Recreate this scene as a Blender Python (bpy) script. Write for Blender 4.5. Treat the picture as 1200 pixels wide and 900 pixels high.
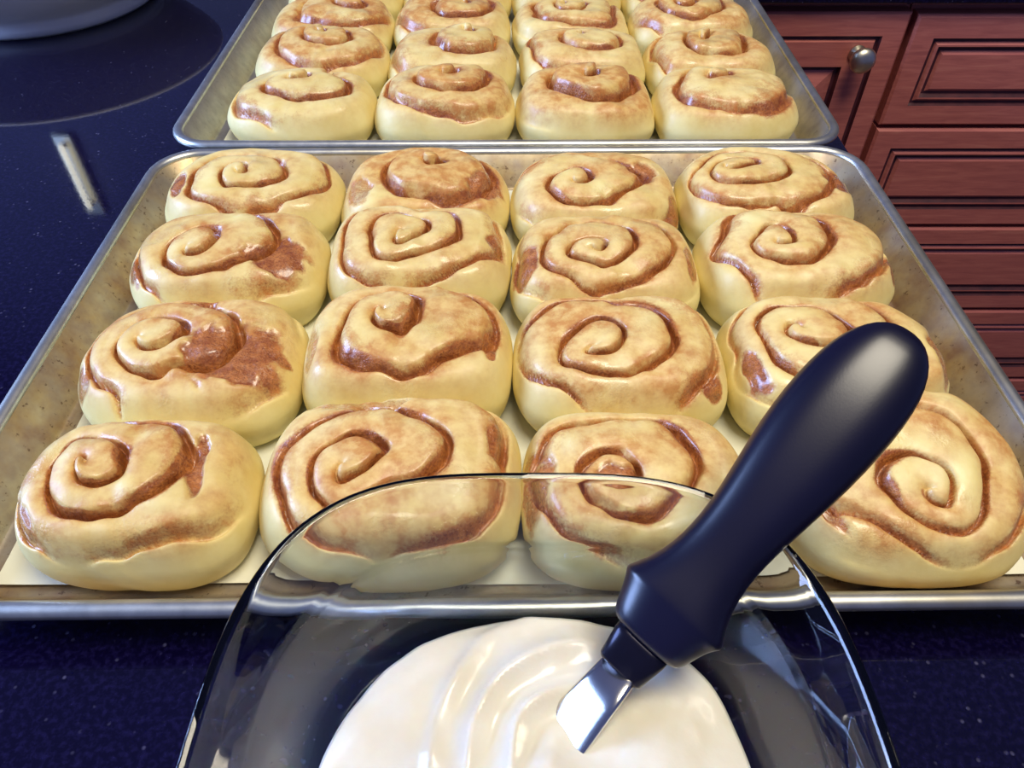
import bpy, bmesh, math, random
import numpy as np
from mathutils import Vector, Matrix
PI = math.pi
R = math.radians
for o in list(bpy.data.objects): bpy.data.objects.remove(o)
scene = bpy.context.scene
COL = scene.collection

# ------------------------------------------------------------------ camera
# counter top is z = 0, metres; the camera looks along +Y and down
cam_d = bpy.data.cameras.new('camera'); cam = bpy.data.objects.new('camera', cam_d); COL.objects.link(cam)
cam_d.sensor_width = 36.0; cam_d.lens = 880 / 1200 * 36.0; cam_d.clip_start = 0.01
cam.location = (0, 0, 0.27); cam.rotation_euler = (R(90 - 45.83), 0, 0)
scene.camera = cam
# ------------------------------------------------------------------ world, lights, exposure
world = bpy.data.worlds.new('kitchen_air'); scene.world = world; world.use_nodes = True
bg = world.node_tree.nodes['Background']; bg.inputs[0].default_value = (0.30, 0.38, 1.0, 1); bg.inputs[1].default_value = 0.20
def area(name, loc, target, sx, sy, col, power):
    l = bpy.data.lights.new(name, 'AREA'); l.shape = 'RECTANGLE'; l.size = sx; l.size_y = sy
    l.color = col; l.energy = power
    o = bpy.data.objects.new(name, l); COL.objects.link(o); o.location = loc
    o.rotation_euler = (Vector(target) - Vector(loc)).to_track_quat('-Z', 'Y').to_euler()
    return o
area('ceiling_light', (0.35, 0.10, 1.75), (0.05, 0.40, 0), 0.9, 0.7, (1.0, 0.91, 0.72), 27)
area('window_daylight', (-1.9, 0.35, 0.75), (0, 0.3, 0), 1.1, 0.9, (0.36, 0.53, 1.0), 62)
scene.view_settings.view_transform = 'Standard'; scene.view_settings.look = 'None'
scene.view_settings.exposure = 0.27; scene.view_settings.gamma = 1.0
scene.view_settings.use_curve_mapping = False

# ------------------------------------------------------------------ helpers
def sc(r, g, b):
    f = lambda c: (c / 255) / 12.92 if c <= 10 else (((c / 255) + 0.055) / 1.055) ** 2.4
    return (f(r), f(g), f(b), 1)
class NT:
    def __init__(s, name):
        s.m = bpy.data.materials.new(name); s.m.use_nodes = True; s.t = s.m.node_tree
        s.b = s.t.nodes['Principled BSDF']
    def n(s, typ, **kw):
        nd = s.t.nodes.new(typ)
        for k, v in kw.items():
            if k.startswith('_'): setattr(nd, k[1:], v)
            else:
                key = int(k[1:]) if k[0] == 'i' and k[1:].isdigit() else k.replace('__', ' ')
                s.put(nd.inputs[key], v)
        return nd
    def put(s, sock, v):
        if isinstance(v, bpy.types.NodeSocket): s.t.links.new(v, sock)
        else: sock.default_value = v
    def set(s, **kw):
        for k, v in kw.items(): s.put(s.b.inputs[k.replace('__', ' ')], v)
    def coord(s, which='Object'): return s.n('ShaderNodeTexCoord').outputs[which]
    def noise(s, scale, detail=3, rough=0.5, vec=None, dist=0.0):
        return s.n('ShaderNodeTexNoise', Vector=vec if vec is not None else s.coord(), Scale=scale, Detail=detail, Roughness=rough, Distortion=dist).outputs['Fac']
    def ramp(s, fac, stops):
        r = s.n('ShaderNodeValToRGB', Fac=fac); e = r.color_ramp.elements
        while len(e) < len(stops): e.new(0.5)
        for el, (p, c) in zip(e, stops): el.position = p; el.color = c if len(c) == 4 else (*c, 1)
        return r.outputs['Color']
    def mix(s, fac, a, b, mode='MIX'):
        m = s.n('ShaderNodeMix', _data_type='RGBA', _blend_type=mode)
        s.put(m.inputs[0], fac); s.put(m.inputs[6], a); s.put(m.inputs[7], b); return m.outputs[2]
    def math(s, op, a, b=0.0, clamp=False):
        m = s.n('ShaderNodeMath', _operation=op, _use_clamp=clamp); s.put(m.inputs[0], a); s.put(m.inputs[1], b); return m.outputs[0]
    def mapr(s, v, a, b, c, d):
        m = s.n('ShaderNodeMapRange'); s.put(m.inputs[0], v)
        for i, x in enumerate((a, b, c, d)): s.put(m.inputs[i + 1], x)
        return m.outputs[0]
    def bump(s, h, strength, dist):
        return s.n('ShaderNodeBump', Height=h, Strength=strength, Distance=dist).outputs[0]
G = lambda v: (v, v, v, 1)

def new_obj(name, me, mat=None, parent=None, loc=(0, 0, 0), rot=(0, 0, 0)):
    o = bpy.data.objects.new(name, me); COL.objects.link(o)
    if mat is not None and me is not None:
        for m in (mat if isinstance(mat, (list, tuple)) else [mat]): me.materials.append(m)
    o.parent = parent; o.location = loc; o.rotation_euler = rot
    return o
def empty(name, loc=(0, 0, 0), rz=0):
    o = bpy.data.objects.new(name, None); COL.objects.link(o); o.location = loc; o.rotation_euler = (0, 0, rz); o.empty_display_size = 0.02
    return o
def tag(o, label=None, cat=None, group=None, kind=None):
    if label: o['label'] = label
    if cat: o['category'] = cat
    if group: o['group'] = group
    if kind: o['kind'] = kind
    return o
def mesh(name, V, F, smooth=True):
    me = bpy.data.meshes.new(name); me.from_pydata([tuple(v) for v in V], [], F); me.update()
    if smooth: me.polygons.foreach_set('use_smooth', [True] * len(me.polygons))
    return me
def loft(rings, close_u=True, cap0=False, cap1=False):
    """rings: list of equally long vertex lists -> verts, faces"""
    n = len(rings[0]); V = [v for r in rings for v in r]; F = []
    for i in range(len(rings) - 1):
        for j in range(n if close_u else n - 1):
            k = (j + 1) % n
            F.append((i * n + j, i * n + k, (i + 1) * n + k, (i + 1) * n + j))
    if cap0: F.append(tuple(reversed(range(n))))
    if cap1: F.append(tuple(range((len(rings) - 1) * n, len(rings) * n)))
    return V, F
def rrect(a, b, r, z, seg=8):
    """rounded rectangle ring, half sizes a b"""
    P = []
    for qx, qy, a0 in ((1, 1, 0), (-1, 1, 90), (-1, -1, 180), (1, -1, 270)):
        for i in range(seg + 1):
            t = R(a0 + 90 * i / seg)
            P.append((qx * (a - r) + r * math.cos(t), qy * (b - r) + r * math.sin(t), z))
    return P
def superell(a, b, n, z, cnt=96):
    P = []
    for i in range(cnt):
        t = 2 * PI * i / cnt; c, s_ = math.cos(t), math.sin(t)
        P.append((a * math.copysign(abs(c) ** (2 / n), c), b * math.copysign(abs(s_) ** (2 / n), s_), z))
    return P
def box_me(name, x0, x1, y0, y1, z0, z1, bev=0.0, seg=2):
    bm = bmesh.new(); bmesh.ops.create_cube(bm, size=1)
    for v in bm.verts: v.co = Vector(((x0 + x1) / 2 + v.co.x * (x1 - x0), (y0 + y1) / 2 + v.co.y * (y1 - y0), (z0 + z1) / 2 + v.co.z * (z1 - z0)))
    if bev: bmesh.ops.bevel(bm, geom=bm.edges[:], offset=bev, segments=seg, profile=0.5, affect='EDGES')
    bmesh.ops.recalc_face_normals(bm, faces=bm.faces)
    me = bpy.data.meshes.new(name); bm.to_mesh(me); bm.free(); return me
def lathe(prof, cnt=64):
    rings = [[(r * math.cos(2 * PI * i / cnt), r * math.sin(2 * PI * i / cnt), z) for i in range(cnt)] for r, z in prof]
    return loft(rings)
# lattice noise in numpy
class Noise:
    def __init__(s, seed):
        rng = np.random.RandomState(seed); s.g = rng.rand(64, 64)
    def __call__(s, x, y):
        x = np.asarray(x); y = np.asarray(y)
        return (s.one(x, y) + s.one(0.62 * x - 0.78 * y + 11.3, 0.78 * x + 0.62 * y + 4.7)) * 0.72
    def one(s, x, y):
        x = np.asarray(x) + 200.0; y = np.asarray(y) + 200.0
        xi = np.floor(x).astype(int); yi = np.floor(y).astype(int); u = x - xi; v = y - yi
        u = u * u * (3 - 2 * u); v = v * v * (3 - 2 * v)
        g = lambda i, j: s.g[i % 64, j % 64]
        return ((g(xi, yi) * (1 - u) + g(xi + 1, yi) * u) * (1 - v) + (g(xi, yi + 1) * (1 - u) + g(xi + 1, yi + 1) * u) * v) * 2 - 1
def sstep(a, b, x):
    t = np.clip((x - a) / (b - a), 0, 1); return t * t * (3 - 2 * t)

# ------------------------------------------------------------------ materials
def mat_granite():
    m = NT('black_granite'); c = m.coord()
    n1 = m.noise(420, 2, 0.6, c); n2 = m.noise(90, 3, 0.6, c)
    v = m.n('ShaderNodeTexVoronoi', Vector=c, Scale=240.0).outputs['Distance']
    sp = m.math('MULTIPLY', m.mapr(v, 0.10, 0.22, 1, 0), m.mapr(n2, 0.50, 0.64, 0, 1))
    base = m.mix(m.mapr(n1, 0.45, 0.7, 0, 1), sc(7, 4, 30), sc(20, 16, 52))
    base = m.mix(m.math('MULTIPLY', sp, 0.5), base, sc(100, 98, 128))
    m.set(Base__Color=base, Roughness=m.mapr(n2, 0.3, 0.7, 0.025, 0.05), IOR=1.5)
    m.put(m.b.inputs['Normal'], m.bump(n1, 0.012, 0.0005)); return m.m
def mat_wood():
    m = NT('cherry_wood'); c = m.coord()
    mp = m.n('ShaderNodeMapping', Vector=c); mp.inputs['Scale'].default_value = (6, 60, 60)
    g = m.noise(3.0, 6, 0.6, mp.outputs[0], 0.6); b = m.noise(5, 3, 0.5, c)
    col = m.ramp(g, [(0.25, sc(162, 88, 80)), (0.55, sc(194, 112, 98)), (0.85, sc(212, 138, 116))])
    col = m.mix(m.mapr(b, 0.35, 0.75, 0, 0.55), col, sc(174, 98, 96))
    m.set(Base__Color=col, Roughness=0.38, Coat__Weight=0.25, Coat__Roughness=0.25)
    m.put(m.b.inputs['Normal'], m.bump(g, 0.08, 0.002)); return m.m
def mat_glaze():
    m = NT('dark_groove_glaze'); n = m.noise(60, 3)
    m.set(Base__Color=m.ramp(n, [(0.3, sc(56, 22, 34)), (0.8, sc(92, 40, 46))]), Roughness=0.5); return m.m
def mat_simple(name, col, rough=0.5, metal=0.0, nscale=40, var=0.08, bump=0.0):
    m = NT(name); n = m.noise(nscale, 3)
    lo = tuple(max(0, x * (1 - var)) for x in col[:3]) + (1,); hi = tuple(min(1, x * (1 + var)) for x in col[:3]) + (1,)
    m.set(Base__Color=m.ramp(n, [(0.3, lo), (0.7, hi)]), Roughness=rough, Metallic=metal)
    if bump: m.put(m.b.inputs['Normal'], m.bump(n, bump, 0.001))
    return m.m
def mat_pan(name, stain):
    m = NT(name); c = m.coord()
    n1 = m.noise(16, 5, 0.65, c); n2 = m.noise(260, 4, 0.7, c); n3 = m.noise(60, 4, 0.6, c)
    base = m.mix(m.mapr(n3, 0.35, 0.7, 0, 1), sc(196, 196, 186), sc(168, 168, 160))
    st = m.math('MULTIPLY', m.mapr(n1, 0.40, 0.62, 0.5, 1), stain)
    base = m.mix(st, base, m.mix(m.mapr(n3, 0.4, 0.7, 0, 1), sc(178, 146, 80), sc(136, 92, 52)))
    spots = m.mapr(n2, 0.60, 0.68, 0, stain)
    base = m.mix(m.math('MULTIPLY', spots, 0.8), base, sc(70, 36, 20))
    m.set(Base__Color=base, Metallic=m.math('SUBTRACT', 0.92, m.math('MULTIPLY', st, 0.45)), Roughness=m.mapr(n3, 0.3, 0.7, 0.36, 0.5))
    m.put(m.b.inputs['Normal'], m.bump(n2, 0.06, 0.0006)); return m.m
def mat_rim():
    m = NT('aluminium_rim'); n = m.noise(90, 4, 0.6); n2 = m.noise(14, 4)
    m.set(Base__Color=m.mix(m.mapr(n2, 0.45, 0.7, 0, 0.6), m.ramp(n, [(0.3, sc(188, 190, 186)), (0.7, sc(222, 222, 214))]), sc(176, 160, 112)), Metallic=0.95, Roughness=0.38)
    m.put(m.b.inputs['Normal'], m.bump(n, 0.05, 0.001)); return m.m
def mat_dough():
    m = NT('baked_dough_and_cinnamon')
    a = m.n('ShaderNodeAttribute'); a.attribute_name = 'rc'
    s = m.n('ShaderNodeSeparateColor', Color=a.outputs['Color'])
    cin, bake, gl = s.outputs[0], s.outputs[1], s.outputs[2]
    info = m.n('ShaderNodeObjectInfo')
    vec = m.n('ShaderNodeVectorMath', _operation='ADD'); m.put(vec.inputs[0], m.coord()); m.put(vec.inputs[1], m.n('ShaderNodeCombineXYZ', X=info.outputs['Random'], Y=info.outputs['Random']).outputs[0])
    c = vec.outputs[0]
    nf = m.noise(900, 4, 0.6, c); nm = m.noise(170, 4, 0.6, c); nl = m.noise(38, 4, 0.6, c)
    dough = m.mix(m.mapr(nl, 0.35, 0.7, 0, 1), sc(240, 224, 156), sc(228, 206, 126))
    gold = m.mix(m.mapr(nm, 0.35, 0.7, 0, 1), sc(220, 172, 98), sc(194, 134, 70))
    bk = m.math('MULTIPLY', bake, m.mapr(nm, 0.25, 0.65, 0.6, 1.15), True)
    base = m.mix(bk, dough, gold)
    ccol = m.mix(m.mapr(nm, 0.35, 0.65, 0, 1), sc(152, 82, 36), sc(198, 126, 62))
    ccol = m.mix(m.mapr(m.math('ADD', nf, m.math('MULTIPLY', cin, 0.22)), 0.66, 0.95, 0, 0.8), ccol, sc(104, 46, 22))
    gr = m.math('ADD', m.math('MULTIPLY', m.math('SUBTRACT', nm, 0.5), 0.9), m.math('MULTIPLY', m.math('SUBTRACT', nf, 0.5), 0.7))
    cf = m.math('MULTIPLY', m.mapr(m.math('ADD', cin, gr), 0.18, 0.72, 0, 1), m.mapr(cin, 0.03, 0.2, 0, 1), True)
    base = m.mix(cf, base, ccol)
    m.set(Base__Color=base, Roughness=m.mapr(gl, 0, 1, 0.52, 0.2), Subsurface__Weight=0.08, Subsurface__Scale=0.004, Coat__Weight=m.mapr(gl, 0.05, 0.8, 0.05, 0.9), Coat__Roughness=0.16)
    m.b.inputs['Subsurface Radius'].default_value = (1.0, 0.6, 0.3)
    h = m.math('ADD', m.math('MULTIPLY', nf, 0.35), nm)
    m.put(m.b.inputs['Normal'], m.n('ShaderNodeBump', Height=h, Strength=m.mapr(m.math('MAXIMUM', cin, gl), 0, 1, 0.10, 0.85), Distance=0.0016).outputs[0])
    return m.m
def mat_paper():
    m = NT('parchment_paper'); n = m.noise(70, 4); n2 = m.noise(12, 3)
    m.set(Base__Color=m.mix(m.mapr(n2, 0.5, 0.75, 0, 0.5), sc(226, 226, 206), sc(206, 200, 164)), Roughness=0.6)
    m.put(m.b.inputs['Normal'], m.bump(n, 0.15, 0.001)); return m.m
def mat_glass():
    m = NT('clear_glass'); n = m.noise(25, 2)
    m.set(Base__Color=m.ramp(n, [(0.0, (0.88, 0.93, 0.98)), (1.0, (0.91, 0.95, 0.99))]), Roughness=0.0, IOR=1.47, Transmission__Weight=1.0); return m.m
def mat_frosting():
    m = NT('cream_frosting'); n = m.noise(45, 3); nf = m.noise(300, 3)
    m.set(Base__Color=m.ramp(n, [(0.3, sc(226, 218, 196)), (0.7, sc(236, 232, 220))]), Roughness=0.26, Subsurface__Weight=0.15, Subsurface__Scale=0.006, Coat__Weight=0.3, Coat__Roughness=0.1)
    m.put(m.b.inputs['Normal'], m.bump(m.math('ADD', n, m.math('MULTIPLY', nf, 0.15)), 0.25, 0.003)); return m.m
def mat_handle():
    m = NT('black_soft_grip'); n = m.noise(1400, 2); n2 = m.noise(30, 3)
    m.set(Base__Color=m.ramp(n2, [(0.3, sc(7, 5, 26)), (0.7, sc(12, 9, 34))]), Roughness=0.30, Specular__IOR__Level=0.6)
    m.put(m.b.inputs['Normal'], m.bump(n, 0.025, 0.0004)); return m.m
GRANITE = mat_granite(); WOOD = mat_wood(); GLAZE = mat_glaze(); PAN = mat_pan('baked_aluminium', 0.85); PAN2 = mat_pan('clean_aluminium', 0.30)
RIM = mat_rim(); DOUGH = mat_dough(); PAPER = mat_paper(); GLASS = mat_glass(); FROST = mat_frosting(); GRIP = mat_handle()
NICKEL = mat_simple('brushed_nickel', sc(205, 200, 180), 0.38, 1.0, 200)
STEEL = mat_simple('polished_steel', sc(215, 213, 208), 0.2, 1.0, 120)
COLLAR = mat_simple('dark_collar', sc(30, 28, 44), 0.25, 0.6, 100)
CERAMIC = mat_simple('white_ceramic', sc(240, 242, 246), 0.3, 0.0, 30, 0.03)
WALLP = mat_simple('painted_wall', sc(78, 80, 108), 0.8, 0.0, 30, 0.05, 0.2)
FLOORM = mat_simple('floor_tile', sc(120, 96, 76), 0.4, 0.0, 9, 0.25, 0.1)
KICK = mat_simple('toe_kick', sc(44, 18, 18), 0.6)

# ------------------------------------------------------------------ room
FACE = 0.912          # front face of the far cabinets (Y)
EDGE = 0.243          # counter edge beside the trays (X)
LX, RX, BY, FY = -1.0, 1.9, 1.52, -0.9
tag(new_obj('floor', box_me('floor', -3, 3.5, -3, BY, -0.96, -0.92), FLOORM), kind='structure')
tag(new_obj('wall_back', box_me('wall_back', -3, 3.5, BY, BY + 0.1, -0.92, 1.6), WALLP), kind='structure')
# L shaped granite top
def counter_top():
    P = [(LX, FY), (EDGE, FY), (EDGE, FACE - 0.03), (RX, FACE - 0.03), (RX, BY), (LX, BY)]
    bm = bmesh.new(); vs = [bm.verts.new((x, y, -0.035)) for x, y in P]; f = bm.faces.new(vs)
    r = bmesh.ops.extrude_face_region(bm, geom=[f])
    for v in r['geom']:
        if isinstance(v, bmesh.types.BMVert): v.co.z = 0.0
    bmesh.ops.recalc_face_normals(bm, faces=bm.faces)
    ed = [e for e in bm.edges if abs(e.verts[0].co.z - e.verts[1].co.z) < 1e-6]
    bmesh.ops.bevel(bm, geom=ed, offset=0.004, segments=3, profile=0.5, affect='EDGES')
    me = bpy.data.meshes.new('countertop'); bm.to_mesh(me); bm.free(); return me
tag(new_obj('countertop', counter_top(), GRANITE), 'L shaped black speckled granite countertop under the baking trays', 'countertop')

# ---- cabinets: raised panel fronts made of nested rings, dark glaze in the grooves
def front_ring(w, h, prof):
    """prof: (inset, depth, glazed) -> verts, faces, mat index; front faces -Y; lower left at the origin"""
    V, F, M = [], [], []
    for ins, d, g in prof:
        V += [(ins, d, ins), (w - ins, d, ins), (w - ins, d, h - ins), (ins, d, h - ins)]
    for i in range(len(prof) - 1):
        for j in range(4):
            k = (j + 1) % 4
            F.append((i * 4 + j, i * 4 + k, (i + 1) * 4 + k, (i + 1) * 4 + j)); M.append(1 if prof[i + 1][2] else 0)
    return V, F, M
def build_front(name, w, h, prof, parent, loc):
    V, F, M = front_ring(w, h, prof)
    n = len(prof); F.append(tuple((n - 1) * 4 + j for j in range(4))); M.append(0); F.append((3, 2, 1, 0)); M.append(0)
    me = mesh(name, V, F, False); o = new_obj(name, me, [WOOD, GLAZE], parent, loc)
    me.polygons.foreach_set('material_index', M); return o
def knob(parent, loc):
    V, F = lathe([(0.0001, -0.028), (0.008, -0.0275), (0.0135, -0.024), (0.015, -0.020), (0.0135, -0.016), (0.008, -0.013), (0.0055, -0.009), (0.006, -0.004), (0.010, -0.001), (0.010, 0.0)], 28)
    V = [(x, z, y) for x, y, z in V]; return new_obj('knob', mesh('knob', V, F), NICKEL, parent, loc)
EDGE_P = [(0, 0.020, 0), (0, 0.003, 0), (0.003, 0, 0)]
DOOR_P = EDGE_P + [(0.026, 0, 0), (0.028, 0.004, 1), (0.031, 0.004, 1), (0.033, 0.0005, 0), (0.062, 0.001, 0), (0.064, 0.007, 1), (0.068, 0.007, 1)]
DRAW_P = EDGE_P + [(0.026, 0, 0), (0.028, 0.004, 1), (0.031, 0.004, 1), (0.034, 0.001, 0), (0.036, 0.001, 0), (0.039, 0.006, 1), (0.042, 0.006, 1)]
PANEL_P = [(0, 0.004, 0), (0.0, 0.0, 0), (0.004, -0.003, 0)]
TOPZ = -0.046
def door(parent, x0, x1, z0, z1, kx=None, kz=None):
    d = build_front('door', x1 - x0, z1 - z0, DOOR_P, parent, (x0, FACE - 0.020, z0))
    build_front('raised_panel', x1 - x0 - 0.136, z1 - z0 - 0.136, [(0, 0.004, 0), (0.0, 0.0, 0), (0.022, -0.007, 0)], d, (0.068, 0.0068, 0.068))
    if kx is not None: knob(d, (kx - x0, 0, kz - z0))
def drawer(parent, x0, x1, z0, z1):
    d = build_front('drawer', x1 - x0, z1 - z0, DRAW_P, parent, (x0, FACE - 0.020, z0))
    build_front('raised_panel', x1 - x0 - 0.084, z1 - z0 - 0.084, PANEL_P, d, (0.042, 0.0058, 0.042))
    knob(d, ((x1 - x0) / 2, 0.002, (z1 - z0) / 2))
SPLIT = 0.458
# door cabinet (between the peninsula and the drawers)
c1 = empty('base_cabinet', (0, 0, 0))
tag(c1, 'cherry wood base cabinet with a raised panel door and nickel knob', 'cabinet')
new_obj('body', box_me('body', EDGE + 0.02, SPLIT - 0.001, FACE, BY - 0.005, -0.82, -0.0365), WOOD, c1)
new_obj('toe_kick', box_me('toe_kick', EDGE + 0.02, SPLIT - 0.001, FACE + 0.06, BY - 0.005, -0.919, -0.8205), KICK, c1)
door(c1, EDGE + 0.022, SPLIT - 0.004, -0.81, TOPZ, 0.405, -0.092)
c2 = empty('base_cabinet', (0, 0, 0))
tag(c2, 'cherry wood base cabinet with a stack of five raised panel drawers', 'cabinet')
new_obj('body', box_me('body', SPLIT + 0.001, SPLIT + 0.96, FACE, BY - 0.005, -0.82, -0.0365), WOOD, c2)
new_obj('toe_kick', box_me('toe_kick', SPLIT + 0.001, SPLIT + 0.96, FACE + 0.06, BY - 0.005, -0.919, -0.8205), KICK, c2)
zt = TOPZ
for hgt in (0.138, 0.148, 0.152, 0.152, 0.165):
    drawer(c2, SPLIT + 0.004, SPLIT + 0.956, zt - hgt + 0.0025, zt - 0.0025); zt -= hgt
c3 = empty('base_cabinet', (0, 0, 0))
tag(c3, 'plain cherry wood base cabinet carrying the counter under the baking trays', 'cabinet')
new_obj('body', box_me('body', LX + 0.03, EDGE - 0.03, FY + 0.03, BY - 0.005, -0.82, -0.0365), WOOD, c3)
new_obj('toe_kick', box_me('toe_kick', LX + 0.09, EDGE - 0.09, FY + 0.09, BY - 0.005, -0.919, -0.8205), KICK, c3)
c4 = empty('base_cabinet', (0, 0, 0))
tag(c4, 'cherry wood base cabinet with two raised panel doors beyond the drawers', 'cabinet')
new_obj('body', box_me('body', SPLIT + 0.962, RX - 0.01, FACE, BY - 0.005, -0.82, -0.0365), WOOD, c4)
new_obj('toe_kick', box_me('toe_kick', SPLIT + 0.962, RX - 0.01, FACE + 0.06, BY - 0.005, -0.919, -0.8205), KICK, c4)
mx = (SPLIT + 0.962 + RX - 0.01) / 2
door(c4, SPLIT + 0.966, mx - 0.002, -0.81, TOPZ, mx - 0.05, -0.10)
door(c4, mx + 0.002, RX - 0.014, -0.81, TOPZ, mx + 0.05, -0.10)

# ------------------------------------------------------------------ sheet pans
PA, PB, RIMZ = 0.2300, 0.1660, 0.0240     # outer half sizes, rim height
def sheet_pan(loc, rz, mat, label):
    t = empty('sheet_pan', loc, rz); tag(t, label, 'baking tray', 'half sheet pans of cinnamon rolls')
    prof = [(0.0200, 0.0018, 0.016), (0.0180, 0.0024, 0.018), (0.0164, 0.0045, 0.019), (0.0072, RIMZ - 0.003, 0.025), (0.0064, RIMZ - 0.0025, 0.025), (0.0064, RIMZ - 0.0035, 0.025),
            (0.0078, RIMZ - 0.0045, 0.0245), (0.0174, 0.0035, 0.018), (0.0200, 0.0004, 0.016)]
    rings = [rrect(PA - i, PB - i, r, z) for i, z, r in prof]
    V, F = loft(rings, cap0=True, cap1=True); F[-2] = tuple(reversed(F[-2])); F[-1] = tuple(reversed(F[-1]))
    me = mesh('pan_body', V, F); 
    bm = bmesh.new(); bm.from_mesh(me); bmesh.ops.recalc_face_normals(bm, faces=bm.faces); bm.to_mesh(me); bm.free()
    new_obj('pan_body', me, mat, t)
    # rolled bead round the edge
    rings = []
    for k in range(13):
        a = 2 * PI * k / 12
        ins = 0.0036 + 0.0036 * math.cos(a); z = RIMZ - 0.0030 + 0.0030 * math.sin(a)
        rings.append(rrect(PA - ins, PB - ins, 0.030 - ins, z))
    V, F = loft(rings); me = mesh('rolled_rim', V, F)
    bm = bmesh.new(); bm.from_mesh(me); bmesh.ops.remove_doubles(bm, verts=bm.verts, dist=1e-6); bmesh.ops.recalc_face_normals(bm, faces=bm.faces); bm.to_mesh(me); bm.free()
    new_obj('rolled_rim', me, RIM, t)
    return t
def parchment(loc, rz, label, seed):
    nz = Noise(seed); nx, ny = 60, 44; a, b = 0.2045, 0.1425
    top, F = [], []
    for j in range(ny + 1):
        for i in range(nx + 1):
            x = -a + 2 * a * i / nx; y = -b + 2 * b * j / ny
            e = max(abs(x) - (a - 0.010), 0) + max(abs(y) - (b - 0.010), 0)
            top.append((x, y, 0.0026 + 0.0006 * (1 + float(nz(x * 30, y * 30))) + e * 0.05))
    n = len(top); V = top + [(x, y, z - 0.0002) for x, y, z in top]
    for j in range(ny):
        for i in range(nx):
            q = j * (nx + 1) + i; f = (q, q + 1, q + nx + 2, q + nx + 1)
            F.append(f); F.append(tuple(v + n for v in reversed(f)))
    o = new_obj('parchment_sheet', mesh('parchment_sheet', V, F), PAPER, None, loc, (0, 0, rz))
    return tag(o, label, 'parchment')
PAN_ROT = R(0.7)
N_LOC = (-0.0003, 0.2935, 0.0); F_LOC = (-0.0045, 0.6280, 0.0)
sheet_pan(N_LOC, PAN_ROT, PAN, 'stained aluminium sheet pan of large swirled rolls beside the glass dish')
sheet_pan(F_LOC, R(0.3), PAN2, 'cleaner grey aluminium sheet pan of rolls standing beyond the stained pan')
parchment(N_LOC, PAN_ROT, 'white parchment lining the stained pan beside the glass dish', 3)
parchment(F_LOC, R(0.3), 'white parchment lining the cleaner pan beyond the stained one', 4)

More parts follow.
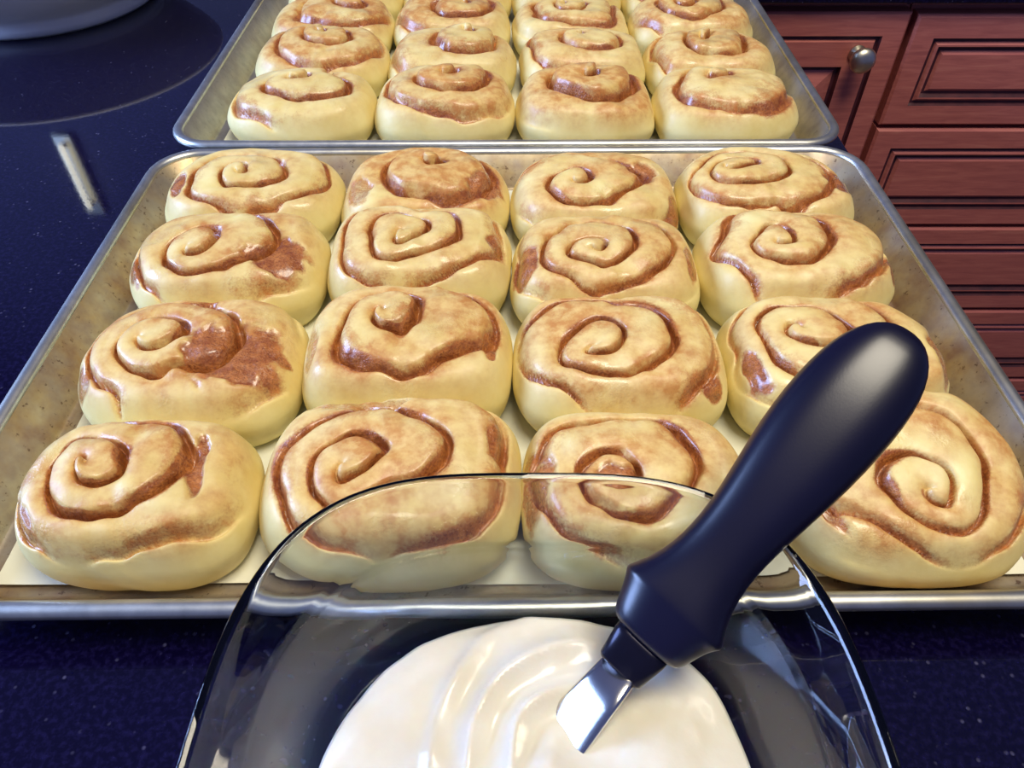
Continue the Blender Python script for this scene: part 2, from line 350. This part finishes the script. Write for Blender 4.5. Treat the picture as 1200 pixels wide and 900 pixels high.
# ------------------------------------------------------------------ cinnamon rolls
BASE_Z = 0.0042
def build_roll(spec, neigh, seed, hi=True):
    """spec: x y rx ry h c=(cx,cy) n turns, phi (deg), tele, groove, cinw, bake, tilt=(tx,ty), patches"""
    nz = Noise(seed); nz2 = Noise(seed + 500)
    x0, y0, rx, ry, h = spec['x'], spec['y'], spec['rx'], spec['ry'], spec['h']
    NTH, NTOP, NSH, NSD = (200, 80, 34, 8) if hi else (120, 46, 20, 6)
    th = np.arange(NTH) * 2 * PI / NTH
    se = 2.2
    Rb = (np.abs(np.cos(th) / rx) ** se + np.abs(np.sin(th) / ry) ** se) ** (-1 / se)
    Rb *= 1 + 0.030 * nz(np.cos(th) * 1.6, np.sin(th) * 1.6)
    inv = (1 / Rb) ** 14
    for (nx, ny, nrx, nry) in neigh:
        dx, dy = nx - x0, ny - y0; d = math.hypot(dx, dy); a = math.atan2(dy, dx)
        own = (abs(math.cos(a) / rx) ** se + abs(math.sin(a) / ry) ** se) ** (-1 / se)
        oth = (abs(math.cos(a) / nrx) ** se + abs(math.sin(a) / nry) ** se) ** (-1 / se)
        lim = d * own / (own + oth) * 1.028 - 0.0003
        cs = np.cos(th - a); cap = np.where(cs > 0.2, lim / np.maximum(cs, 0.2), 1.0)
        inv = inv + (1 / cap) ** 14
    for (ox, oy, a) in spec['walls']:
        lim = (ox - x0) * math.cos(a) + (oy - y0) * math.sin(a)
        cs = np.cos(th - a); cap = np.where(cs > 0.2, lim / np.maximum(cs, 0.2), 1.0); inv = inv + (1 / cap) ** 14
    Rt = inv ** (-1 / 14)
    # profile
    s1 = np.linspace(0, 1, NTOP + 1)[1:]
    q1 = 0.66
    Q = list(q1 * s1); K = list(1 - spec.get('dome', 0.09) * s1 ** 2.2); S = [0.0] * NTOP
    k_end = K[-1]
    for i in range(1, NSH + 1):
        a = (i / NSH) * PI / 2; Q.append(q1 + (1 - q1) * math.sin(a) ** 1.06); K.append(k_end - (k_end - 0.42) * (1 - math.cos(a) ** 1.1)); S.append(i / NSH)
    for i in range(1, NSD + 1):
        t = i / NSD; Q.append(1 - 0.11 * t * t); K.append(0.42 * (1 - t)); S.append(1.0)
    Q = np.array(Q)[:, None]; K = np.array(K)[:, None]; S = np.array(S)[:, None]
    TH = th[None, :]
    ux, uy = Q * np.cos(TH), Q * np.sin(TH)
    # spiral field round an off-centre point
    cx, cy = spec.get('c', (0, 0)); cc = cx * cx + cy * cy
    wob = spec.get('wob', 0.10)
    el = (np.abs(np.cos(th) / rx) ** 2 + np.abs(np.sin(th) / ry) ** 2) ** -0.5
    sq = np.minimum(Rt / el, 1.02)          # swirl follows the ellipse, not the squeezed outline
    sx_, sy_ = ux * sq[None, :], uy * sq[None, :]
    px = sx_ + wob * nz(ux * 2.1, uy * 2.1) + 0.02 * nz2(ux * 6, uy * 6); py = sy_ + wob * nz2(ux * 2.1 + 9, uy * 2.1) + 0.02 * nz(ux * 6, uy * 6 + 5)
    ex, ey = px - cx, py - cy
    A = cc - 1; B = 2 * (ex * cx + ey * cy); C = ex * ex + ey * ey
    rho = np.clip((-B - np.sqrt(np.maximum(B * B - 4 * A * C, 0))) / (2 * A), 0, 1.3)
    ang = np.arctan2(py - cy * (1 - rho), px - cx * (1 - rho))
    N = spec.get('n', 2.3); gam = spec.get('gam', 0.85)
    t = np.mod((ang - R(spec.get('phi', 0))) / (2 * PI), 1.0)
    W = N * rho ** gam - t
    fl = np.floor(W); f = W - fl
    stair = fl + sstep(0.82, 1.0, f)
    rmid = np.clip((stair + 0.5 + t) / N, 0, 1.2)
    fade = 1 - sstep(0.35, 0.80, S)                 # no spiral on the side
    core = sstep(0.02, 0.12, rho)
    d = np.minimum(f, 1 - f)
    wv = nz(np.cos(ang) * 1.5 + rho * 3, np.sin(ang) * 1.5 + 7)
    wd = spec.get('cinw', 0.13) * 0.62 * (1 + 0.8 * wv)
    gro = np.exp(-(d / 0.06) ** 2) * core
    dz = spec.get('tele', 0.006) * 0.8 * (1 - rmid) * (1 - S * 0.5) + spec.get('puff', 0.0030) * np.sqrt(np.maximum(1 - (2 * f - 1) ** 2, 0)) - spec.get('groove', 0.0042) * 0.8 * gro
    dz = dz * fade
    last = sstep(0.0, 0.35, 1.08 - rho)            # seams weaken towards the rim
    cin = sstep(1.6, 0.5, d / np.maximum(wd, 0.02)) * core * fade * last
    fo = f if spec.get('flip', False) else 1 - f
    stain = np.exp(-(fo / (0.34 + 0.14 * wv)) ** 2) * core * fade * last * np.clip(0.55 + 0.6 * nz2(ux * 3 + 4, uy * 3), 0, 1)
    cin = np.maximum(cin, 0.62 * stain); cin = np.maximum(cin, 0.45 * np.exp(-(d / (0.17 + 0.09 * wv)) ** 2) * core * fade * last)
    gloss = 0.75 * cin
    # baked-on tint: top-facing, blotchy
    bl = nz(ux * 2.4 + 3, uy * 2.4) * 0.5 + nz2(ux * 5, uy * 5) * 0.35
    bake = np.clip(spec.get('bake', 0.35) * (1.0 + 1.3 * bl) * (1 - sstep(0.25, 0.85, S)), 0, 1)
    bake = np.clip(bake + 0.35 * np.exp(-(d / 0.26) ** 2) * fade * core * last, 0, 1)
    rag = nz(ux * 7, uy * 7) * 0.55 + nz2(ux * 15, uy * 15) * 0.35
    for (pa, pr, da, dr, st) in spec.get('patches', ()):     # sticky cinnamon patches: unit-disc polar centre and half widths
        qx, qy = pr * math.cos(R(pa)), pr * math.sin(R(pa))
        lx = (ux - qx) * math.cos(R(pa)) + (uy - qy) * math.sin(R(pa)); ly = -(ux - qx) * math.sin(R(pa)) + (uy - qy) * math.cos(R(pa))
        e = np.sqrt((lx / dr) ** 2 + (ly / da) ** 2) + 0.35 * rag
        pm = sstep(1.12, 0.72, e) * (1 - sstep(0.7, 1.0, S) * 0.8)
        cin = np.maximum(cin, pm * st); gloss = np.maximum(gloss, pm); dz = dz - 0.0016 * pm + 0.0008 * pm * rag
        bake = np.maximum(bake, sstep(1.6, 0.8, e) * 0.7 * st * (1 - S))
    gl2 = sstep(0.15, 0.6, nz2(ux * 4 + 2, uy * 4)) * spec.get('glz', 0.5) * fade
    gloss = np.clip(np.maximum(gloss, gl2), 0, 1)
    dz = dz + 0.0007 * nz(ux * 6, uy * 6) * (1 - S) + 0.0009 * nz2(ux * 2.6, uy * 2.6)
    tx, ty = spec.get('tilt', (0, 0))
    X = ux * Rt[None, :]; Y = uy * Rt[None, :]
    lump = 1 + 0.02 * nz(np.cos(TH) * 3 + K * 2, np.sin(TH) * 3) * S
    X = X * np.minimum(lump, 1.0); Y = Y * np.minimum(lump, 1.0)
    Z = (h * K + dz * np.clip(K * 1.6, 0, 1)) * (1 + tx * ux + ty * uy)
    Z = np.maximum(Z, 0)
    nr = len(Q)
    V = np.concatenate([[[0, 0, 0]], np.stack([X.ravel(), Y.ravel(), Z.ravel()], 1), [[0, 0, 0]]])
    V[0] = [0, 0, Z[0].mean()]
    att = np.concatenate([[[cin[0].mean(), bake[0].mean(), gloss[0].mean()]], np.stack([cin.ravel(), bake.ravel(), gloss.ravel()], 1), [[0, 0.2, 0]]])
    idx = 1 + np.arange(nr * NTH).reshape(nr, NTH); j2 = np.roll(np.arange(NTH), -1)
    quads = np.stack([idx[:-1, :], idx[1:, :], idx[1:][:, j2], idx[:-1][:, j2]], -1).reshape(-1, 4)
    faces = [(0, int(idx[0, j]), int(idx[0, j2[j]])) for j in range(NTH)] + quads.tolist() + [(int(idx[-1, j2[j]]), int(idx[-1, j]), len(V) - 1) for j in range(NTH)]
    full = mesh('tmp', V.tolist(), faces)
    vn = np.zeros(len(V) * 3, dtype=np.float32); full.vertices.foreach_get('normal', vn); vn = vn.reshape(-1, 3)
    bpy.data.meshes.remove(full)
    fc = np.array([att[list(fa), 0].mean() for fa in faces]) if False else None
    c0 = att[:, 0]
    qm = c0[quads].mean(1); m0 = [0] * NTH; isf = np.concatenate([np.zeros(NTH), qm > 0.55, np.zeros(NTH)]).astype(bool)
    out = []
    for want in (False, True):
        fs = [fa for fa, k in zip(faces, isf) if k == want]
        used = np.unique(np.concatenate([np.array(fa) for fa in fs])) if fs else np.array([], int)
        mp = -np.ones(len(V), int); mp[used] = np.arange(len(used))
        me = mesh('cinnamon_filling' if want else 'dough', V[used].tolist(), [tuple(int(mp[i]) for i in fa) for fa in fs])
        ca = me.color_attributes.new('rc', 'FLOAT_COLOR', 'POINT')
        ca.data.foreach_set('color', np.concatenate([att[used], np.ones((len(used), 1))], 1).astype(np.float32).ravel())
        me.normals_split_custom_set_from_vertices([tuple(v) for v in vn[used]])
        out.append(me)
    return out
def S_(x, y, **k):
    d = dict(x=x, y=y, rx=0.0555, ry=0.0445, h=0.040); d.update(k); d['h'] -= 0.0040; d['n'] += 0.6; return d
near = [
 S_(-0.153, 0.398, h=0.037, c=(-0.15, 0), n=2.50, phi=200, bake=0.30, tilt=(-0.05, 0.0), patches=[(190, 0.80, 0.20, 0.10, 0.8)],
    label='pale tight-swirled roll in the stained pan corner by the cleaner pan and bare granite'),
 S_(-0.052, 0.396, c=(0.0, 0.25), n=1.50, phi=150, bake=0.90, tele=0.011, cinw=0.16, h=0.036, patches=[(-10, 0.70, 0.25, 0.22, 0.7), (200, 0.75, 0.3, 0.15, 0.5)],
    label='well browned domed roll with little swirl, in the row touching the cleaner pan'),
 S_(0.050, 0.394, h=0.037, c=(-0.3, -0.12), n=1.80, phi=190, bake=0.57, patches=[(15, 0.55, 0.22, 0.18, 0.7), (-25, 0.92, 0.30, 0.10, 1.0)],
    label='golden roll with cinnamon streaked side, next to the domed browned roll'),
 S_(0.150, 0.398, h=0.037, c=(-0.4, 0.12), n=2.50, phi=160, bake=0.43, tilt=(0.0, 0.0), patches=[(0, 0.78, 0.30, 0.16, 0.75)],
    label='pale roll with browned end in the stained pan corner by cleaner pan and cabinets'),
 S_(-0.149, 0.328, c=(-0.28, -0.25), n=2.10, phi=120, bake=0.47, tele=0.007, patches=[(-25, 0.62, 0.32, 0.28, 1.0), (195, 0.88, 0.25, 0.10, 0.7)],
    label='roll with off-centre swirl and smaller sticky patch, beside the widest-patched roll'),
 S_(-0.050, 0.332, c=(-0.2, -0.1), n=2.60, phi=60, bake=0.36, h=0.042, patches=[(-5, 0.82, 0.16, 0.09, 1.0)],
    label='smooth pale roll with neat oval swirl and brown smear, touching the domed roll'),
 S_(0.049, 0.324, c=(-0.13, -0.13), n=2.70, phi=210, bake=0.43, patches=[(195, 0.85, 0.25, 0.14, 0.9), (-10, 0.86, 0.25, 0.08, 0.8)],
    label='flat golden roll with cinnamon at both ends, amid the stained pan'),
 S_(0.149, 0.327, c=(-0.25, -0.07), n=2.30, phi=140, bake=0.43, h=0.041, patches=[(-10, 0.93, 0.18, 0.10, 0.9)],
    label='clear open-spiral roll by the cabinet-side pan wall, second from the cleaner pan'),
 S_(-0.146, 0.250, c=(-0.37, -0.12), n=2.20, phi=100, bake=0.57, tele=0.008, patches=[(-22, 0.48, 0.42, 0.42, 1.0), (200, 0.90, 0.2, 0.10, 0.6)],
    label='roll with the widest dark sticky cinnamon patch and a small tight swirl'),
 S_(-0.049, 0.256, c=(-0.15, 0.03), n=1.90, phi=40, bake=0.54, tele=0.009, h=0.043, cinw=0.15, patches=[(-8, 0.80, 0.22, 0.07, 0.8), (190, 0.86, 0.25, 0.07, 0.5)],
    label='tall roll with raised rounded core, beside the widest-patched roll'),
 S_(0.050, 0.253, c=(-0.3, -0.26), n=2.50, phi=75, bake=0.57, h=0.042, cinw=0.15, patches=[(-35, 0.88, 0.12, 0.09, 1.0), (85, 0.85, 0.5, 0.14, 0.35)],
    label='large roll with a hooked dark curl at its centre and one dark side spot'),
 S_(0.148, 0.252, c=(-0.33, 0), n=2.20, phi=30, bake=0.52, patches=[(200, 0.84, 0.28, 0.07, 0.9), (-5, 0.85, 0.3, 0.12, 0.6)],
    label='roll partly covered by the rounded end of the black spatula handle'),
 S_(-0.146, 0.1770, rx=0.0485, ry=0.0385, c=(-0.3, -0.1), n=2.40, phi=20, bake=0.47, tele=0.009, h=0.040, cinw=0.16, patches=[(5, 0.55, 0.35, 0.08, 0.8), (210, 0.85, 0.25, 0.09, 0.6)],
    label='small folded-side roll in the stained pan corner nearest glass dish and bare granite'),
 S_(-0.048, 0.1845, rx=0.059, ry=0.046, c=(-0.28, -0.22), n=2.40, phi=110, bake=0.61, tele=0.007, h=0.042, cinw=0.15, patches=[(12, 0.80, 0.22, 0.09, 0.9), (110, 0.72, 0.45, 0.15, 0.45)],
    label='large golden roll with loose curled centre, partly behind the glass dish corner'),
 S_(0.048, 0.1805, rx=0.050, ry=0.041, c=(-0.2, -0.26), n=1.90, phi=200, bake=0.52, cinw=0.15, patches=[(232, 0.30, 0.20, 0.15, 0.8), (185, 0.85, 0.35, 0.14, 0.7)],
    label='roll with reddish sticky centre behind the dish rim beside the spatula handle'),
 S_(0.155, 0.1860, rx=0.052, ry=0.048, c=(0.03, -0.4), n=2.50, phi=95, bake=0.66, tele=0.006, cinw=0.17, tilt=(0.0, 0.20), h=0.041, patches=[(205, 0.80, 0.35, 0.06, 0.7), (55, 0.85, 0.4, 0.10, 0.5)],
    label='browned bold-spiral roll in the stained pan corner between spatula handle and cabinets'),
]
rng = random.Random(11)
far = []
FR = [(-0.148, -0.048, 0.053, 0.150), (-0.147, -0.047, 0.056, 0.152), (-0.150, -0.052, 0.050, 0.150), (-0.15, -0.05, 0.05, 0.15)]
FYS = [0.519, 0.594, 0.668, 0.738]
words = [['pale long-folded roll in cleaner pan corner by stained pan and bare granite', 'roll with a small neat brown spiral in the cleaner pan, facing the domed roll', 'roll with a bulging brown egg-shaped core in the cleaner pan next to the stained pan', 'long pale folded roll in the cleaner pan corner by the stained pan, cabinet side'],
 ['roll split into two stacked curls, second row of the cleaner pan, bare-granite side', 'pale roll with a raised brown button swirl in the second row of the cleaner pan', 'flat golden roll behind the egg-shaped core roll in the cleaner pan', 'roll with broad open curl in the second row of the cleaner pan, cabinet side'],
 ['round swirled roll in the third row of the cleaner pan, bare counter side', 'roll with a thin brown swirl behind the button swirl roll', 'roll with crisp orange-brown top in the third row of the cleaner pan', 'golden creased roll in the third row of the cleaner pan, cabinet side'],
 ['roll in the last row of the cleaner pan, bare counter side corner', 'second roll of the last row in the cleaner pan from the bare counter', 'third roll of the last row in the cleaner pan from the bare counter', 'roll in the last row of the cleaner pan, cabinet side corner']]
FSPEC = {(0, 0): dict(c=(-0.1, 0.1), n=1.7, phi=200, bake=0.25, tele=0.007, groove=0.006), (0, 1): dict(c=(0.0, 0.15), n=2.0, phi=210, bake=0.55, tele=0.012, cinw=0.16), (0, 2): dict(c=(-0.08, 0.1), n=1.5, phi=200, bake=0.8, tele=0.015, groove=0.007, cinw=0.17),
         (0, 3): dict(c=(-0.1, 0.25), n=1.2, phi=150, bake=0.45, tele=0.006), (1, 0): dict(c=(-0.05, 0.2), n=2.2, phi=200, bake=0.6), (1, 1): dict(c=(0.2, 0.25), n=1.7, phi=190, bake=0.30, tele=0.012), (1, 2): dict(c=(-0.1, 0.1), n=1.6, bake=0.45), (1, 3): dict(c=(-0.05, 0.2), n=1.8, phi=170, bake=0.6, groove=0.007)}
for i in range(4):
    for j in range(4):
        sp = dict(c=(rng.uniform(-0.2, 0.15), rng.uniform(0, 0.25)), n=rng.uniform(1.5, 2.3), phi=rng.uniform(0, 360), bake=rng.uniform(0.4, 0.75), tele=rng.uniform(0.005, 0.01))
        sp.update(FSPEC.get((i, j), {}))
        far.append(S_(FR[i][j], FYS[i], ry=0.0455 if i < 3 else 0.042, h=0.0350 + 0.002 * ((i + j) % 2), label=words[i][j], **sp))
def place_rolls(specs, hi, seed0, grp, LOC):
    for k, s in enumerate(specs):
        neigh = [(o['x'], o['y'], o['rx'], o['ry']) for o in specs if o is not s and math.hypot(o['x'] - s['x'], o['y'] - s['y']) < 0.135]
        s['walls'] = [(LOC[0] + PA - 0.0135, 0, 0), (LOC[0] - PA + 0.0135, 0, PI), (0, LOC[1] + PB - 0.0135, PI / 2), (0, LOC[1] - PB + 0.0135, -PI / 2)]
        dough, fill = build_roll(s, neigh, seed0 + k, hi)
        t = empty('cinnamon_roll', (s['x'], s['y'], BASE_Z)); tag(t, s['label'], 'cinnamon roll', grp)
        new_obj('dough', dough, DOUGH, t)
        f = new_obj('cinnamon_filling', fill, DOUGH, t); f['label'] = 'glossy brown cinnamon filling'
place_rolls(near, True, 20, 'cinnamon rolls in the stained pan', N_LOC)
place_rolls(far, False, 80, 'cinnamon rolls in the cleaner pan', F_LOC)

# ------------------------------------------------------------------ white bowl at the back of the counter
V, F = lathe([(0.0001, 0.004), (0.098, 0.004), (0.100, 0.0), (0.107, 0.0), (0.111, 0.003), (0.1115, 0.008), (0.109, 0.012), (0.110, 0.015), (0.126, 0.024), (0.142, 0.036), (0.152, 0.046), (0.157, 0.052), (0.1585, 0.054), (0.157, 0.056), (0.152, 0.053), (0.147, 0.048), (0.136, 0.038), (0.118, 0.026), (0.095, 0.018), (0.0001, 0.014)], 96)
tag(new_obj('mixing_bowl', mesh('mixing_bowl', V, F), CERAMIC, None, (-0.468, 0.80, 0.0)), 'shallow white ceramic bowl with a footed base on bare granite', 'bowl')

# ------------------------------------------------------------------ glass dish with frosting and spatula
DX, DY = 0.0065, 0.0510
def dish():
    out = [(0.050, 0.060, 0.000, 2.8), (0.056, 0.066, 0.002, 2.8), (0.064, 0.071, 0.010, 2.9), (0.0690, 0.0745, 0.022, 3.0), (0.0742, 0.0795, 0.036, 3.0), (0.0790, 0.0865, 0.053, 3.1), (0.0800, 0.0885, 0.056, 3.1), (0.0862, 0.0960, 0.0690, 3.2), (0.0878, 0.0980, 0.0728, 3.2), (0.0880, 0.0985, 0.0745, 3.2)]
    inn = [(0.0872, 0.0975, 0.0756, 3.2), (0.0855, 0.0955, 0.0750, 3.2), (0.0820, 0.0915, 0.0690, 3.2), (0.0762, 0.0845, 0.0575, 3.1), (0.0752, 0.0825, 0.0545, 3.1), (0.0702, 0.0755, 0.036, 3.0), (0.0650, 0.0705, 0.023, 2.9), (0.0565, 0.0655, 0.011, 2.8), (0.050, 0.060, 0.0065, 2.8), (0.040, 0.050, 0.0055, 2.6)]
    def fine(P, k=5):
        o = []
        for p, q in zip(P[:-1], P[1:]): o += [tuple(u + (v - u) * i / k for u, v in zip(p, q)) for i in range(k)]
        return o + [P[-1]]
    out, inn = fine(out), fine(inn)
    rings = [superell(a * 0.6, b * 0.6, 2.4, 0.0005, 128) for a, b in ((0.05, 0.06),)] + [superell(a, b, n, z, 128) for a, b, z, n in out + inn]
    V, F = loft(rings, cap0=True, cap1=True)
    me = mesh('glass_dish', V, F); bm = bmesh.new(); bm.from_mesh(me); bmesh.ops.recalc_face_normals(bm, faces=bm.faces); bm.to_mesh(me); bm.free()
    return me
gd = new_obj('glass_dish', dish(), GLASS, None, (DX, DY, 0.0003))
tag(gd, 'clear glass baking dish with flared rim holding white frosting', 'dish')

def frosting():
    nz = Noise(7); nz2 = Noise(8); NTH, NR = 180, 60
    # outline on the dish, counter-clockwise angle -> radius (metres), measured about the dish centre
    pts = [(0.067, 0.012), (0.067, 0.035), (0.061, 0.052), (0.045, 0.064), (0.020, 0.0705), (-0.006, 0.070), (-0.026, 0.066), (-0.044, 0.057), (-0.058, 0.038), (-0.066, 0.010), (-0.0615, -0.02), (-0.055, -0.052), (-0.03, -0.066), (0.0, -0.069), (0.03, -0.067), (0.054, -0.053), (0.0615, -0.022)]
    an = np.array([math.atan2(y, x) for x, y in pts]); ra = np.array([math.hypot(x, y) for x, y in pts])
    o = np.argsort(an); an = an[o]; ra = ra[o]
    th = -PI + np.arange(NTH) * 2 * PI / NTH
    Rr = np.interp(th, np.concatenate([an - 2 * PI, an, an + 2 * PI]), np.tile(ra, 3))
    for _ in range(6): Rr = (np.roll(Rr, 1) + 2 * Rr + np.roll(Rr, -1)) / 4
    lim = (np.abs(np.cos(th) / 0.0664) ** 2.9 + np.abs(np.sin(th) / 0.0708) ** 2.9) ** (-1 / 2.9); Rr = np.minimum(Rr, lim * 0.985)
    q = np.linspace(0, 1, NR + 1)[1:][:, None]
    X = q * (Rr * np.cos(th))[None, :]; Y = q * (Rr * np.sin(th))[None, :]
    Z = 0.0335 + 0 * X
    # strokes left by the spatula: ridges sweeping round the middle
    cxs, cys = 0.016, 0.012
    dd = np.hypot((X - cxs) * 1.0, (Y - cys) * 0.75); aa = np.arctan2(Y - cys, X - cxs)
    ph = dd * 520 + 0.9 * nz(X * 60, Y * 60)
    mask = np.exp(-((aa - 2.3) / 0.75) ** 2) * sstep(0.010, 0.022, dd) * (1 - sstep(0.042, 0.055, dd))
    Z += mask * (0.0060 * (1 - np.abs(np.sin(ph * 0.5))) + 0.0010)
    Z += 0.0040 * np.exp(-(((X + 0.012) / 0.022) ** 2 + ((Y - 0.012) / 0.03) ** 2))
    Z += 0.0055 * np.exp(-(((X - 0.030 - 0.25 * (Y - 0.01)) / 0.011) ** 2 + ((Y - 0.012) / 0.028) ** 2))
    Z += 0.0014 * nz(X * 70, Y * 70) + 0.0007 * nz2(X * 160, Y * 160)
    Z += 0.0070 * np.exp(-(((X - 0.006) / 0.012) ** 2 + ((Y - 0.017) / 0.012) ** 2))
    Z -= 0.0075 * np.maximum(q - 0.80, 0) ** 2 * 25 * 0.55
    rings = [[(0, 0, float(Z[0].mean()))] * 0]
    V = [(0, 0, float(Z[0].mean()))] + np.stack([X.ravel(), Y.ravel(), Z.ravel()], 1).tolist()
    for fr, z in ((0.95, 0.024), (0.88, 0.016), (0.77, 0.0085)):
        V += [(float(Rr[j] * fr * math.cos(th[j])) , float(Rr[j] * fr * math.sin(th[j])), z) for j in range(NTH)]
    V.append((0, 0, 0.0085)); nr = NR + 3
    I = lambda i, j: 1 + i * NTH + j % NTH
    F = [(0, I(0, j), I(0, j + 1)) for j in range(NTH)] + [(I(i, j), I(i + 1, j), I(i + 1, j + 1), I(i, j + 1)) for i in range(nr - 1) for j in range(NTH)] + [(I(nr - 1, j + 1), I(nr - 1, j), len(V) - 1) for j in range(NTH)]
    return mesh('frosting', V, F)
tag(new_obj('frosting', frosting(), FROST, None, (DX, DY, 0)), 'thick swirled white cream frosting inside the glass dish', 'frosting')

# spatula: local X along the blade -> handle, Y across (width), Z thickness
def spat_matrix():
    a = Vector((0.0095, 0.0765, 0.0295)); b = Vector((0.1190, 0.1685, 0.1190))
    ax = (b - a).normalized(); to_cam = (Vector((0, 0, 0.27)) - (a + b) / 2).normalized()
    wy = to_cam.cross(ax).normalized(); zz = ax.cross(wy).normalized()
    M = Matrix((ax, wy, zz)).transposed().to_4x4(); M.translation = a
    return M, (b - a).length
SM, SL = spat_matrix()
sp = empty('frosting_spatula'); sp.matrix_world = SM
tag(sp, 'metal spatula with a chunky black handle leaning on the dish rim', 'spatula')
def lofted(prof, cnt=28, n=2.6):
    rings = []
    for x, wl, wr, th_, sk in prof:
        ring = []
        for i in range(cnt):
            t = 2 * PI * i / cnt; c, s_ = math.cos(t), math.sin(t)
            cy = math.copysign(abs(c) ** (2 / n), c); cz = math.copysign(abs(s_) ** (2 / n), s_)
            y = cy * (wl if cy > 0 else wr); ring.append((x + sk * y, y, cz * th_))
        rings.append(ring)
    return loft(rings, cap0=True, cap1=True)
L = SL
HP = [(0.046, 0.0085, 0.0085, 0.0060, 0), (0.0465, 0.0118, 0.0118, 0.0072, 0), (0.049, 0.0134, 0.0132, 0.0082, 0), (0.053, 0.0148, 0.0142, 0.0088, 0), (0.0575, 0.0166, 0.0160, 0.0094, 0), (0.0592, 0.0178, 0.0176, 0.0097, 0),
      (0.0602, 0.0180, 0.0178, 0.0098, 0), (0.0615, 0.0172, 0.0172, 0.0098, 0), (0.065, 0.0154, 0.0152, 0.0096, 0), (0.071, 0.0130, 0.0132, 0.0092, 0), (0.078, 0.0117, 0.0122, 0.0090, 0), (0.086, 0.0114, 0.0122, 0.0092, 0), (0.096, 0.0122, 0.0132, 0.0098, 0),
      (0.108, 0.0142, 0.0148, 0.0105, 0), (0.120, 0.0160, 0.0160, 0.0110, 0), (0.132, 0.0168, 0.0166, 0.0112, 0), (0.143, 0.0166, 0.0164, 0.0110, 0), (0.152, 0.0153, 0.0152, 0.0102, 0), (0.159, 0.0128, 0.0128, 0.0090, 0), (0.164, 0.0092, 0.0092, 0.0070, 0), (0.1665, 0.0055, 0.0055, 0.0045, 0), (0.1675, 0.0015, 0.0015, 0.0015, 0)]
k = L / 0.1675
HP = [(x * k, a, b, c, d) for x, a, b, c, d in HP]
V, F = lofted(HP, 40); me = mesh('handle', V, F); hd = new_obj('handle', me, GRIP, sp)
m = hd.modifiers.new('smooth', 'SUBSURF'); m.levels = 1; m.render_levels = 1
V, F = lofted([(0.0345 * k, 0.0070, 0.0070, 0.0032, 0), (0.0355 * k, 0.0078, 0.0078, 0.0040, 0), (0.044 * k, 0.0092, 0.0092, 0.0050, 0), (0.0475 * k, 0.0092, 0.0092, 0.0050, 0)], 32, 3.5)
new_obj('collar', mesh('collar', V, F), COLLAR, sp)
V, F = lofted([(-0.020, 0.0098, 0.0098, 0.0005, 0), (-0.005, 0.0094, 0.0094, 0.0007, 0), (0.010, 0.0086, 0.0086, 0.0009, 0), (0.024, 0.0074, 0.0074, 0.0014, 0), (0.036 * k, 0.0062, 0.0062, 0.0022, 0)], 24, 4)
new_obj('blade', mesh('blade', V, F), STEEL, sp, rot=(R(-24), 0, 0))

# ------------------------------------------------------------------ slim lamp on the back wall (it glints in the granite)
def mat_lamp():
    m = NT('lit_tube'); n = m.noise(20, 2)
    m.set(Base__Color=m.ramp(n, [(0.0, (0.9, 0.9, 0.8)), (1.0, (1.0, 1.0, 0.9))]), Emission__Color=(1.0, 0.97, 0.78, 1), Emission__Strength=4.0); return m.m
wl = empty('wall_lamp', (-0.972, BY, 0.53)); tag(wl, 'slim upright tube lamp on the painted wall above the granite', 'lamp')
new_obj('backplate', box_me('backplate', -0.022, 0.022, -0.012, 0.0, -0.015, 0.185, 0.004), NICKEL, wl)
V, F = lathe([(0.0001, 0.0), (0.005, 0.002), (0.006, 0.006), (0.006, 0.154), (0.005, 0.158), (0.0001, 0.160)], 24)
new_obj('tube', mesh('tube', V, F), mat_lamp(), wl, (0, -0.026, 0.0))
for z in (0.004, 0.148):
    new_obj('bracket', box_me('bracket', -0.005, 0.005, -0.0215, -0.010, z, z + 0.008, 0.001), NICKEL, wl)
